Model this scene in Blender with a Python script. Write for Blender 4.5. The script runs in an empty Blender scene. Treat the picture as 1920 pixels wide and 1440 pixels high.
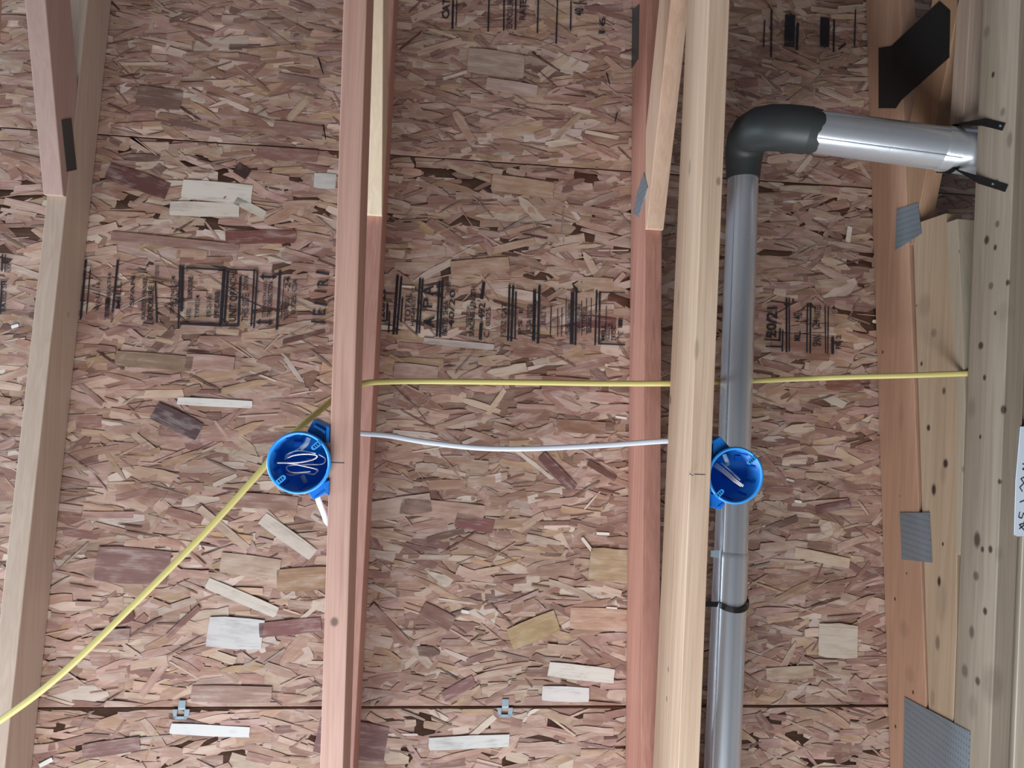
import bpy, math, random
import numpy as np
from mathutils import Vector, Matrix

S = bpy.context.scene
COL = S.collection
R = math.radians
# ---------------------------------------------------------------- camera frame
F = 1254.0                                   # focal length in pixels of the 1920 wide frame
CAM = Vector((0.0, 0.0, 1.35))
EX = Vector((1.0, .04, .09)).normalized()    # world X (across the trusses) in camera axes (right, down, forward)
EY = Vector((-.04, 1.0, 0.0)).normalized()   # world Y (along the bottom chords)
EZ = EX.cross(EY)                            # plumb up

cd = bpy.data.cameras.new('camera'); cam = bpy.data.objects.new('camera', cd); COL.objects.link(cam)
cd.sensor_width = 36; cd.sensor_fit = 'HORIZONTAL'; cd.lens = F/1920*36; cd.clip_start = .02
right = Vector((EX.x, EY.x, EZ.x)); down = Vector((EX.y, EY.y, EZ.y)); fwd = Vector((EX.z, EY.z, EZ.z))
m = Matrix.Identity(4)
for i in range(3):
    m[i][0] = right[i]; m[i][1] = -down[i]; m[i][2] = -fwd[i]; m[i][3] = CAM[i]
cam.matrix_world = m
S.camera = cam

# ---------------------------------------------------------------- light
S.view_settings.view_transform = 'Standard'; S.view_settings.look = 'None'
S.view_settings.exposure = 0.34; S.view_settings.gamma = 1.0; S.view_settings.use_curve_mapping = False
wd = bpy.data.worlds.new('sky'); S.world = wd; wd.use_nodes = True
bg = wd.node_tree.nodes['Background']; bg.inputs[0].default_value = (.62, .78, 1.0, 1); bg.inputs[1].default_value = .2

def area(name, loc, rot, sx, sy, power, col):
    l = bpy.data.lights.new(name, 'AREA'); l.shape = 'RECTANGLE'; l.size = sx; l.size_y = sy
    l.energy = power; l.color = col
    o = bpy.data.objects.new(name, l); o.location = loc; o.rotation_euler = rot; COL.objects.link(o); return o
# daylight through the big opening in the left wall, and through the window in the front wall
area('daylight_left_opening', (-4.55, 1.3, 1.94), (0, R(-90), 0), .76, 1.7, 165, (.70, .86, 1.0))
area('daylight_front_opening', (-.60, 2.10, 1.00), (R(-90), 0, 0), 2.4, 1.7, 120, (.90, .95, 1.0))

# ---------------------------------------------------------------- helpers
def ray(px, py):
    v = Vector(((px-960)/F, (py-720)/F, 1.0))
    return Vector((v.dot(EX), v.dot(EY), v.dot(EZ)))
def onZ(px, py, z):
    d = ray(px, py); return CAM + d*(z/d.z)
def onX(px, py, x):
    d = ray(px, py); return CAM + d*(x/d.x)
DZ, DS = 1.50, -.113                         # underside of the roof deck: height above camera, slope
def onDeck(px, py, off=0.0):
    d = ray(px, py); return CAM + d*((DZ-off)/(d.z - DS*d.y))
def deckz(y): return CAM.z + DZ + DS*y

def lin(c):
    return tuple((x/12.92 if x <= .04045 else ((x+.055)/1.055)**2.4) for x in c)
def rgb(r, g, b): return lin((r/255, g/255, b/255)) + (1.0,)
def wrgb(r, g, b):                           # wood tones, slightly greyed towards pink
    m_ = (r+g+b)/3; return rgb(m_+(r-m_)*1.02, m_+(g-m_)*1.02, m_+(b-m_)*.92)

def empty(name, loc):
    o = bpy.data.objects.new(name, None); o.location = loc; o.empty_display_size = .05; COL.objects.link(o); return o
def tag(o, label, cat=None, group=None, kind=None):
    if label: o['label'] = label
    if cat: o['category'] = cat
    if group: o['group'] = group
    if kind: o['kind'] = kind
    return o

class MB:
    """mesh builder in world coordinates"""
    def __init__(s): s.v = []; s.f = []; s.smooth = set()
    def add(s, vs, fs, smooth=False):
        o = len(s.v); s.v += [tuple(x) for x in vs]
        for f in fs:
            if smooth: s.smooth.add(len(s.f))
            s.f.append(tuple(i+o for i in f))
        return s
    def prism(s, poly, vec):
        n = len(poly); a = [Vector(p) for p in poly]; b = [p+Vector(vec) for p in a]
        fs = [tuple(range(n))[::-1], tuple(range(n, 2*n))] + [(i, (i+1) % n, n+(i+1) % n, n+i) for i in range(n)]
        return s.add(a+b, fs)
    def box(s, lo, hi):
        x0, y0, z0 = lo; x1, y1, z1 = hi
        return s.prism([(x0, y0, z0), (x1, y0, z0), (x1, y1, z0), (x0, y1, z0)], (0, 0, z1-z0))
    def tube(s, pts, r, n=12, ry=None, up=None, caps=True):
        pts = [Vector(p) for p in pts]; k = len(pts); ry = ry or r
        rs = r if isinstance(r, (list, tuple)) else [r]*k
        rys = ry if isinstance(ry, (list, tuple)) else [ry]*k
        ref = Vector(up) if up else None; vs = []; prev = None
        for i, p in enumerate(pts):
            t = (pts[min(i+1, k-1)]-pts[max(i-1, 0)]).normalized()
            if ref is not None: a = ref - t*ref.dot(t)
            elif prev is not None: a = prev - t*prev.dot(t)
            else:
                q = Vector((0, 0, 1)) if abs(t.z) < .9 else Vector((1, 0, 0)); a = q - t*q.dot(t)
            a.normalize(); prev = a; b = t.cross(a)
            for j in range(n):
                w = 2*math.pi*j/n; vs.append(p + a*math.cos(w)*rys[i] + b*math.sin(w)*rs[i])
        fs = [(i*n+j, i*n+(j+1) % n, (i+1)*n+(j+1) % n, (i+1)*n+j) for i in range(k-1) for j in range(n)]
        s.add(vs, fs, True)
        if caps: s.add(vs[:n], [tuple(range(n))[::-1]]); s.add(vs[-n:], [tuple(range(n))])
        return s
    def lathe(s, c, prof, n=48, closed=False):
        """prof: list of (radius, z) around the vertical axis through c"""
        c = Vector(c); vs = []
        for r, z in prof:
            for j in range(n):
                w = 2*math.pi*j/n; vs.append(c+Vector((r*math.cos(w), r*math.sin(w), z)))
        k = len(prof)
        fs = [(i*n+j, i*n+(j+1) % n, (i+1)*n+(j+1) % n, (i+1)*n+j) for i in range(k-1) for j in range(n)]
        return s.add(vs, fs, True)
    def build(s, name, mat, parent=None, bevel=0.0, label=None):
        off = ROOTLOC.get(parent.name, Vector(parent.location)) if parent else Vector()
        me = bpy.data.meshes.new(name)
        me.from_pydata([tuple(Vector(v)-off) for v in s.v], [], s.f)
        for i in s.smooth: me.polygons[i].use_smooth = True
        import bmesh
        bm = bmesh.new(); bm.from_mesh(me); bmesh.ops.recalc_face_normals(bm, faces=bm.faces); bm.to_mesh(me); bm.free()
        me.materials.append(mat)
        o = bpy.data.objects.new(name, me); COL.objects.link(o)
        if parent: o.parent = parent
        ROOTLOC[o.name] = off
        if bevel:
            b = o.modifiers.new('bevel', 'BEVEL'); b.width = bevel; b.segments = 2; b.limit_method = 'ANGLE'; b.angle_limit = R(40)
        if label: o['label'] = label
        return o
ROOTLOC = {}

def smooth_path(pts, n=8):
    P = [Vector(p) for p in pts]; P = [P[0]*2-P[1]] + P + [P[-1]*2-P[-2]]; out = []
    for i in range(1, len(P)-2):
        a, b, c, d = P[i-1:i+3]
        for k in range(n):
            t = k/n
            out.append(.5*((2*b)+(c-a)*t+(2*a-5*b+4*c-d)*t*t+(3*b-a-3*c+d)*t**3))
    out.append(P[-2]); return out

# ---------------------------------------------------------------- materials
class NT:
    def __init__(s, name):
        s.m = bpy.data.materials.new(name); s.m.use_nodes = True; s.t = s.m.node_tree; s.n = s.t.nodes
        s.b = s.n['Principled BSDF']
    def new(s, t, **k):
        x = s.n.new(t)
        for a, v in k.items(): setattr(x, a, v)
        return x
    def L(s, a, b): s.t.links.new(a, b)
    def math(s, op, a, b=None, c=None):
        x = s.new('ShaderNodeMath', operation=op)
        for i, q in enumerate((a, b, c)):
            if q is None: continue
            if isinstance(q, (int, float)): x.inputs[i].default_value = q
            else: s.L(q, x.inputs[i])
        return x.outputs[0]
    def mix(s, f, a, b, mode='MIX'):
        x = s.new('ShaderNodeMix', data_type='RGBA', blend_type=mode)
        for sock, q in ((x.inputs[0], f), (x.inputs[6], a), (x.inputs[7], b)):
            if isinstance(q, (int, float)): sock.default_value = q
            elif isinstance(q, tuple): sock.default_value = q
            else: s.L(q, sock)
        return x.outputs[2]
    def ramp(s, f, stops):
        x = s.new('ShaderNodeValToRGB'); e = x.color_ramp.elements
        while len(e) < len(stops): e.new(.5)
        for k, (p, c) in enumerate(stops): e[k].position = p; e[k].color = c
        s.L(f, x.inputs[0]); return x.outputs[0]
    def noise(s, vec, scale, detail=4, rough=.55, dist=0):
        x = s.new('ShaderNodeTexNoise'); x.inputs['Scale'].default_value = scale
        x.inputs['Detail'].default_value = detail; x.inputs['Roughness'].default_value = rough
        x.inputs['Distortion'].default_value = dist; s.L(vec, x.inputs['Vector']); return x.outputs[0]

def wood(name, light, dark, seed=0, knots=(), off=Vector(), contrast=.5, blotch=.25, rough=.62):
    """sawn lumber, grain along Y; knots: (world point, radius, stretch, darkness)"""
    t = NT(name)
    tc = t.new('ShaderNodeTexCoord').outputs['Object']
    mp = t.new('ShaderNodeMapping'); t.L(tc, mp.inputs[0])
    mp.inputs['Location'].default_value = (seed*3.1, seed*1.7, seed*2.3); mp.inputs['Scale'].default_value = (46, 1.5, 46)
    g = t.noise(mp.outputs[0], 1.0, 4, .55, .5)
    mp2 = t.new('ShaderNodeMapping'); t.L(tc, mp2.inputs[0])
    mp2.inputs['Location'].default_value = (seed, seed, seed); mp2.inputs['Scale'].default_value = (260, 5, 260)
    fine = t.noise(mp2.outputs[0], 1.0, 3, .6)
    mp3 = t.new('ShaderNodeMapping'); t.L(tc, mp3.inputs[0])
    mp3.inputs['Location'].default_value = (seed*.7, seed*.9, 0); mp3.inputs['Scale'].default_value = (6, 1.6, 6)
    bl = t.noise(mp3.outputs[0], 1.0, 3, .6)
    # growth rings: sawtooth of the warped grain value
    rings = t.math('PINGPONG', t.math('MULTIPLY', g, 7.0), 1.0)
    f = t.math('ADD', t.math('MULTIPLY', rings, .30), t.math('ADD', t.math('MULTIPLY', fine, .45), t.math('MULTIPLY', g, .25)))
    f = t.math('ADD', t.math('MULTIPLY', t.math('SUBTRACT', f, .5), contrast*3.0+.3), .5)
    c = t.mix(t.math('MAXIMUM', t.math('MINIMUM', f, 1.0), 0.0), dark, light)
    c = t.mix(t.math('MULTIPLY', t.math('SUBTRACT', bl, .35), blotch*2), c, tuple(x*.62 for x in dark[:3])+(1,))
    for (p, r, st, dk) in knots:
        q = Vector(p)-off
        sub = t.new('ShaderNodeVectorMath', operation='SUBTRACT'); t.L(tc, sub.inputs[0]); sub.inputs[1].default_value = tuple(q)
        sc = t.new('ShaderNodeVectorMath', operation='MULTIPLY'); t.L(sub.outputs[0], sc.inputs[0]); sc.inputs[1].default_value = (1/r, 1/(r*st), 1/r)
        ln = t.new('ShaderNodeVectorMath', operation='LENGTH'); t.L(sc.outputs[0], ln.inputs[0])
        k = t.ramp(ln.outputs['Value'], [(0, (1, 1, 1, 1)), (.5, (1, 1, 1, 1)), (.78, (.4, .4, .4, 1)), (1, (0, 0, 0, 1))])
        kf = t.math('MULTIPLY', k, dk)
        c = t.mix(kf, c, (.045, .026, .018, 1))
    t.L(c, t.b.inputs['Base Color']); t.b.inputs['Roughness'].default_value = rough
    bp = t.new('ShaderNodeBump'); bp.inputs['Strength'].default_value = .12; bp.inputs['Distance'].default_value = .002
    t.L(fine, bp.inputs['Height']); t.L(bp.outputs[0], t.b.inputs['Normal'])
    return t.m

def plain(name, col, rough=.5, metal=0.0, spec=.5, var=0.0, scale=20):
    t = NT(name)
    t.b.inputs['Roughness'].default_value = rough; t.b.inputs['Metallic'].default_value = metal
    t.b.inputs['Specular IOR Level'].default_value = spec
    tc = t.new('ShaderNodeTexCoord').outputs['Object']
    nz = t.noise(tc, scale, 4, .6)
    c = t.mix(t.math('MULTIPLY', nz, var), col, tuple(x*.4 for x in col[:3])+(1,))
    t.L(c, t.b.inputs['Base Color'])
    return t.m

PINE = wrgb(216, 190, 162); PINE_D = wrgb(188, 156, 128)
PINK = wrgb(204, 164, 146); PINK_D = wrgb(172, 130, 112)
RED = rgb(176, 122, 102); RED_D = rgb(138, 88, 74)
PALE = rgb(222, 208, 184); PALE_D = rgb(190, 170, 142)
GREY = rgb(190, 172, 148); GREY_D = rgb(148, 130, 110)

# galvanised plate with punched slots
def plate_mat(name, col, axis='x'):
    t = NT(name); tc = t.new('ShaderNodeTexCoord').outputs['Object']
    sep = t.new('ShaderNodeSeparateXYZ'); t.L(tc, sep.inputs[0])
    def cell(o, p, w):
        fr = t.math('FRACT', t.math('DIVIDE', o, p)); return t.math('LESS_THAN', fr, w)
    k = t.math('MULTIPLY', cell(sep.outputs[1], .0125, .3), cell(sep.outputs[2], .0065, .35))
    nz = t.noise(tc, 18, 4, .6)
    c = t.mix(t.math('MULTIPLY', nz, .5), col, tuple(x*.55 for x in col[:3])+(1,))
    c = t.mix(t.math('MULTIPLY', k, .45), c, (.05, .05, .05, 1))
    t.L(c, t.b.inputs['Base Color']); t.b.inputs['Metallic'].default_value = .55; t.b.inputs['Roughness'].default_value = .52
    return t.m
M_PLATE = plate_mat('galvanised_plate', rgb(150, 160, 168))
M_PLATE_D = plate_mat('dark_plate', rgb(84, 86, 84))  # same plate in a darker tone
M_PLATE_B = plate_mat('near_black_plate', rgb(50, 50, 50))  # near-black tone for the large plate at the upper right

def duct_mat():
    t = NT('duct_metal'); tc = t.new('ShaderNodeTexCoord').outputs['Object']
    mp = t.new('ShaderNodeMapping'); t.L(tc, mp.inputs[0]); mp.inputs['Scale'].default_value = (20, 2, 20)
    nz = t.noise(mp.outputs[0], 1.2, 3, .5)
    c = t.mix(t.math('MULTIPLY', nz, .5), rgb(232, 236, 242), rgb(196, 202, 208))
    t.L(c, t.b.inputs['Base Color']); t.b.inputs['Metallic'].default_value = .72
    t.L(t.math('ADD', t.math('MULTIPLY', nz, .12), .2), t.b.inputs['Roughness'])
    bp = t.new('ShaderNodeBump'); bp.inputs['Strength'].default_value = .12; bp.inputs['Distance'].default_value = .003
    t.L(nz, bp.inputs['Height']); t.L(bp.outputs[0], t.b.inputs['Normal'])
    return t.m
M_DUCT = duct_mat()
M_TAPE = plain('foil_tape_dark', rgb(74, 77, 76), .48, .3, .4, .5, 25)
M_BLACK = plain('black_plastic', rgb(26, 24, 24), .35, 0, .5, .2)
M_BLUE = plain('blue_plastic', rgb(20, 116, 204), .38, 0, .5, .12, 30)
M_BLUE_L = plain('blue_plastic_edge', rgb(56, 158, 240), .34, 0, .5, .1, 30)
M_YEL = plain('yellow_jacket', rgb(200, 186, 112), .45, 0, .5, .1, 40)
M_WHT = plain('white_jacket', rgb(206, 210, 218), .42, 0, .5, .1, 40)
M_WIRE = plain('bare_wire', rgb(226, 214, 212), .3, .6, .5, .2, 60)
M_SHEATH = plain('grey_sheath', rgb(196, 202, 204), .5, 0, .4, .2, 60)
M_CLIP = plain('clip_steel', rgb(196, 214, 224), .28, .8, .5, .2, 60)
M_DARK = plain('dark_gap', rgb(30, 26, 26), .9, 0, .1, .2)
M_NAIL = plain('nail_steel', rgb(60, 52, 50), .5, .6)
M_PENCIL = plain('pencil', rgb(92, 78, 74), .8)
M_PAPER = plain('paper_tag', rgb(214, 222, 232), .7, 0, .3, .15, 30)
M_INKTAG = plain('tag_marker', rgb(52, 58, 66), .7)

# OSB flakes: colour per flake in an attribute, grain along each flake's own direction
def osb_mat():
    t = NT('osb_flakes')
    at = t.new('ShaderNodeAttribute', attribute_name='flake'); uv = t.new('ShaderNodeUVMap', uv_map='grain')
    mp = t.new('ShaderNodeMapping'); t.L(uv.outputs[0], mp.inputs[0]); mp.inputs['Scale'].default_value = (9, 330, 1)
    g = t.noise(mp.outputs[0], 1.0, 3, .6)
    mp2 = t.new('ShaderNodeMapping'); t.L(uv.outputs[0], mp2.inputs[0]); mp2.inputs['Scale'].default_value = (14, 45, 1)
    g2 = t.noise(mp2.outputs[0], 1.0, 3, .6)
    f = t.math('ADD', t.math('MULTIPLY', t.math('SUBTRACT', g, .5), .75), t.math('MULTIPLY', t.math('SUBTRACT', g2, .5), 1.1))
    oc = t.new('ShaderNodeTexCoord').outputs['Object']; mp3 = t.new('ShaderNodeMapping'); t.L(oc, mp3.inputs[0]); mp3.inputs['Scale'].default_value = (16, 52, 16)
    g3 = t.noise(mp3.outputs[0], 1.0, 3, .6, .8)
    f = t.math('ADD', f, t.math('MULTIPLY', t.math('SUBTRACT', g3, .5), .9))
    c = t.mix(t.math('MAXIMUM', f, 0.0), at.outputs['Color'], (.09, .05, .04, 1))
    c = t.mix(t.math('MAXIMUM', t.math('MULTIPLY', f, -.9), 0.0), c, (.75, .68, .62, 1))
    t.L(c, t.b.inputs['Base Color']); t.b.inputs['Roughness'].default_value = .5
    t.b.inputs['Specular IOR Level'].default_value = .35
    return t.m
M_OSB = osb_mat()

def ink_mat():
    t = NT('stamp_ink'); tc = t.new('ShaderNodeTexCoord').outputs['Object']
    mp = t.new('ShaderNodeMapping'); t.L(tc, mp.inputs[0]); mp.inputs['Scale'].default_value = (60, 170, 60)
    g = t.noise(mp.outputs[0], 1.0, 3, .7)
    mp2 = t.new('ShaderNodeMapping'); t.L(tc, mp2.inputs[0]); mp2.inputs['Scale'].default_value = (9, 26, 9)
    g2 = t.noise(mp2.outputs[0], 1.0, 2, .6)
    a = t.math('ADD', t.math('MULTIPLY', g, .5), t.math('MULTIPLY', g2, .8))
    al = t.ramp(a, [(.40, (.15, .15, .15, 1)), (.52, (.94, .94, .94, 1))])
    t.b.inputs['Base Color'].default_value = rgb(34, 32, 40); t.b.inputs['Roughness'].default_value = .6
    t.L(al, t.b.inputs['Alpha']); return t.m
M_INK = ink_mat()

# ---------------------------------------------------------------- room shell
def concrete():
    t = NT('concrete'); tc = t.new('ShaderNodeTexCoord').outputs['Object']
    t.L(t.ramp(t.noise(tc, 3, 8, .6), [(.3, rgb(60, 60, 62)), (.7, rgb(86, 85, 86))]), t.b.inputs['Base Color'])
    t.b.inputs['Roughness'].default_value = .8; return t.m
M_CONC = concrete()
M_STUD = wood('wall_sheathing', wrgb(96, 88, 84), wrgb(74, 66, 62), 5)
def struct(name, mb, mat):
    o = mb.build(name, mat); o['kind'] = 'structure'; return o
XL = -4.75
XL, YF = -4.75, 2.30
struct('floor', MB().box((XL, -1.95, -.1), (1.75, YF, 0)), M_CONC)
mb = MB(); mb.box((XL, -1.95, 0), (XL+.12, .45, 2.38)); mb.box((XL, .45, 2.33), (XL+.12, YF, 2.38)); mb.box((XL, .45, 0), (XL+.12, YF, 1.55)); mb.box((XL, 2.17, 1.55), (XL+.12, YF, 2.33))
struct('wall_left', mb, M_STUD)
mb = MB(); mb.box((XL+.12, YF-.12, 0), (-1.83, YF, 2.38)); mb.box((.63, YF-.12, 0), (1.75, YF, 2.38))
mb.box((-1.83, YF-.12, 0), (.63, YF, .13)); mb.box((-1.83, YF-.12, 1.87), (.63, YF, 2.38))
struct('wall_front', mb, M_STUD)
struct('wall_back', MB().box((XL+.12, -1.95, 0), (1.75, -1.83, 2.485)), M_STUD)
struct('wall_right', MB().box((1.63, -1.83, 0), (1.75, YF-.12, 2.38)), M_STUD)

# ---------------------------------------------------------------- roof deck (ceiling) in three rows of panels
rng = np.random.default_rng(11)
X0, X1 = -4.75, 1.75
seam1 = onDeck(960, 306).y; seam2 = onDeck(960, 1325).y
ceiling = MB().prism([(X0, -1.95, deckz(-1.95)+.012), (X1, -1.95, deckz(-1.95)+.012), (X1, 2.35, deckz(2.35)+.012), (X0, 2.35, deckz(2.35)+.012)], (0, 0, .02)).build('ceiling', M_DARK)
ceiling['kind'] = 'structure'

PAL = [((186, 154, 134), 3.0), ((172, 134, 116), 4.0), ((156, 116, 100), 3.6), ((200, 172, 152), 3.0), ((212, 192, 174), 1.5),
       ((140, 98, 86), 2.2), ((120, 78, 70), 1.3), ((180, 146, 112), 1.6), ((226, 212, 198), .5), ((94, 62, 58), .5), ((186, 148, 136), 2.4)]
PAL = [(tuple(150*.14+c*.86 if i == 0 else (120*.14+c*.86 if i == 1 else 106*.14+c*.86) for i, c in enumerate(p[0])), p[1]) for p in PAL]
pal = np.array([lin(tuple((sum(p[0])/3+(c-sum(p[0])/3)*.98)/255 for c in p[0])) for p in PAL]); pw = np.array([p[1] for p in PAL]); pw /= pw.sum(); pmean = (pal*pw[:, None]).sum(0)

def flakes(x0, x1, y0, y1):
    V = []; Fc = []; Cc = []; UV = []; area_ = (x1-x0)*(y1-y0)
    def emit(cx, cy, L, W, a, z, col, tilt=0.0, jag=True):
        n0 = len(V); h = L/2; w = W/2; ca, sa = math.cos(a), math.sin(a)
        if jag:
            r = rng.random(12); e0 = .12+.2*r[0] if r[10] < .22 else .62+.38*r[0]; e1 = .12+.2*r[1] if r[11] < .22 else .62+.38*r[1]; sk = (r[2]-.5)*.5*w; sm = jag
            if jag == 2: e0 = e1 = .9; sk = 0; r *= .35
            pts = [(-h*(1-.12*r[3]), -w*e0), (-h*.45, -w*(1-.22*r[4])), (h*.05, -w*(1-.12*r[5])), (h*.5, -w*(1-.22*r[6])), (h*(1-.08*r[7]), -w*e1+sk),
                   (h*(1-.10*r[8]), w*e1*.4+sk), (h*(1-.16*r[9]), w*e1), (h*.4, w*(1-.2*r[10])), (-h*.1, w*(1-.12*r[11])), (-h*.55, w*(1-.22*r[5])), (-h*(1-.12*r[6]), w*e0), (-h*(.99), w*e0*.4)]
        else: pts = [(-h, -w), (h, -w), (h, w), (-h, w)]
        ou, ov = rng.random()*50, rng.random()*50
        poly = []
        for (u, v) in pts:
            X = cx+u*ca-v*sa; Y = cy+u*sa+v*ca
            if Y < y0+.0012: Y = y0+.0012
            if Y > y1-.0012: Y = y1-.0012
            V.append((X, Y, deckz(Y)-z-tilt*u)); UV.append((u+ou, v+ov))
        Fc.append(len(pts)); Cc.append(col)
    ra, rb = max(y0, -1.35), min(y1, 1.35)
    if rb <= ra: return V, Fc, Cc, UV
    A = 3.15*(rb-ra)
    for (n, L0, L1, W0, W1, z0, z1, sd, mixf) in ((int(A*600), .07, .15, .016, .042, .0, .0012, 10, .62), (int(A*1050), .045, .12, .008, .024, .0008, .0026, 16, .72),
                                           (int(A*330), .025, .09, .0018, .006, .0020, .0032, 24, 1.0)):
        zs = np.sort(rng.uniform(z0, z1, n))
        for i in range(n):
            L = rng.uniform(L0, L1); W = rng.uniform(W0, W1)
            a = R(rng.normal(0, sd)) if rng.random() < .88 else R(rng.uniform(-60, 60))
            k = rng.choice(len(pal), p=pw); col = (pal[k]*mixf+pmean*(1-mixf))*rng.uniform(.86, 1.14)*np.array([1, rng.uniform(.96, 1.04), rng.uniform(.93, 1.07)])
            fx, fy = rng.uniform(-1.5, 1.65), rng.uniform(ra, rb)
            col = col*(1+.13*math.sin(fx*7.3+2.1*math.sin(fy*5.1))*math.sin(fy*12.7+1.7*math.sin(fx*4.3)+1)+.07*math.sin(fx*19+fy*31))
            if z0 > .0015 and rng.random() < .5: col = col*.55
            emit(fx, fy, L, W, a, zs[i], tuple(np.clip(col, 0, 1)), rng.normal(0, .012))
    # flakes that stand out, and small glints painted as near-white slivers
    for (px, py, Lp, Wp, a, c) in NOTABLE:
        p = onDeck(px, py)
        if y0 < p.y < y1: emit(p.x, p.y, Lp*1.55/F, Wp*1.55/F, R(a), .0038, lin(tuple(q/255*.97 for q in c)), 0, 2)
    return V, Fc, Cc, UV
NOTABLE = [(408, 360, 124, 38, 1, (226, 216, 204)), (385, 393, 122, 28, -2, (220, 208, 194)), (404, 755, 128, 14, 1, (232, 226, 218)), (333, 790, 86, 34, 24, (96, 74, 76)),
           (442, 1186, 92, 52, 3, (208, 204, 202)), (490, 445, 124, 26, -4, (128, 82, 74)), (260, 340, 112, 34, 17, (104, 70, 66)), (545, 1175, 104, 26, -6, (134, 90, 86)),
           (435, 1300, 132, 28, 1, (160, 128, 114)), (395, 1368, 130, 18, 3, (222, 222, 220)), (455, 1120, 130, 20, 22, (212, 200, 186)), (290, 677, 130, 28, 2, (150, 124, 104)),
           (395, 680, 84, 28, 2, (180, 144, 130)), (570, 1085, 90, 40, -4, (168, 134, 106)), (345, 1165, 70, 10, -45, (142, 102, 94)), (1045, 885, 86, 20, 44, (122, 84, 80)),
           (1128, 882, 60, 12, 28, (112, 78, 68)), (930, 120, 110, 52, 3, (176, 152, 138)), (960, 165, 100, 26, 5, (192, 164, 152)), (1010, 100, 10, 10, 0, (190, 160, 150)),
           (1090, 1260, 120, 26, 6, (216, 208, 198)), (1060, 1300, 84, 26, 2, (216, 210, 206)), (820, 1155, 60, 28, 25, (140, 104, 92)), (730, 1170, 90, 14, 44, (150, 112, 98)),
           (860, 1290, 60, 20, -28, (140, 100, 96)), (1125, 1160, 110, 40, 2, (190, 152, 130)), (1000, 1180, 90, 40, -22, (176, 148, 110)), (880, 1390, 140, 22, -2, (220, 218, 214)),
           (660, 1385, 120, 60, 8, (128, 90, 88)), (1090, 800, 90, 24, 2, (150, 112, 92)), (1540, 1045, 110, 20, 10, (206, 180, 156)), (1570, 1200, 76, 62, 3, (204, 188, 170)),
           (1590, 440, 10, 34, 10, (226, 214, 200)), (1480, 1260, 90, 22, -3, (186, 160, 138)), (1560, 950, 70, 16, -12, (120, 82, 76)), (560, 150, 74, 14, 6, (150, 120, 112)),
           (300, 185, 80, 40, 3, (126, 98, 88)), (470, 390, 60, 16, 25, (206, 196, 180)), (1120, 535, 60, 30, 0, (190, 160, 136)), (1120, 605, 70, 22, 3, (128, 84, 76)),
           (815, 538, 0.1, .1, 0, (200, 170, 150)), (765, 538, 24, 4, 1, (240, 224, 208)), (860, 645, 130, 12, 3, (200, 184, 176)), (570, 632, 76, 8, -18, (110, 76, 64)),
           (420, 990, 110, 14, 38, (192, 166, 146)), (540, 1005, 110, 24, 34, (208, 194, 180)), (500, 940, 108, 26, 3, (152, 118, 104)), (610, 340, 40, 30, 0, (200, 196, 190)),
           (1146, 1140, 20, 5, 3, (244, 236, 230)), (872, 1146, 14, 6, 10, (240, 230, 224)), (1130, 1000, 24, 5, 2, (240, 228, 220)), (1164, 783, 22, 4, 6, (240, 230, 220)), (1480, 900, 16, 4, 12, (240, 230, 220)), (1495, 940, 14, 5, 8, (240, 230, 220)),  # tiny near-white slivers: specular glints painted as flakes
           (88, 1428, 22, 7, -28, (246, 244, 240)), (30, 612, 12, 6, -20, (240, 240, 240)), (455, 322, 20, 28, -60, (72, 50, 50)), (1100, 1020, 30, 6, 50, (230, 214, 200)), (1220, 980, 60, 8, 4, (230, 200, 180)),  # white chip at the start is a board highlight painted as a flake
           (900, 500, 110, 30, -8, (188, 152, 130)), (980, 350, 120, 34, 4, (182, 148, 124)), (1060, 720, 90, 26, 2, (150, 108, 94)), (780, 700, 80, 34, 3, (176, 144, 130)), (1100, 560, 30, 40, 70, (190, 158, 138)), (830, 955, 150, 30, 4, (188, 154, 138)),
           (890, 980, 70, 26, 10, (138, 92, 88)), (750, 950, 110, 36, -10, (196, 170, 154)), (1150, 1060, 90, 60, 4, (176, 150, 118)), (470, 1060, 100, 36, 6, (186, 160, 140)), (210, 1190, 60, 20, -5, (150, 118, 108)), (230, 1160, 40, 16, -18, (120, 76, 74)),
           (250, 1060, 120, 60, 3, (142, 108, 102)), (560, 245, 90, 28, 3, (150, 116, 104)), (540, 290, 110, 26, 0, (144, 106, 98)), (330, 455, 220, 18, 3, (156, 122, 110)), (210, 1400, 90, 24, -8, (134, 98, 92)), (1500, 650, 120, 50, 3, (150, 110, 94)), (1580, 720, 70, 26, 0, (136, 92, 78))]
NAMES = []
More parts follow.
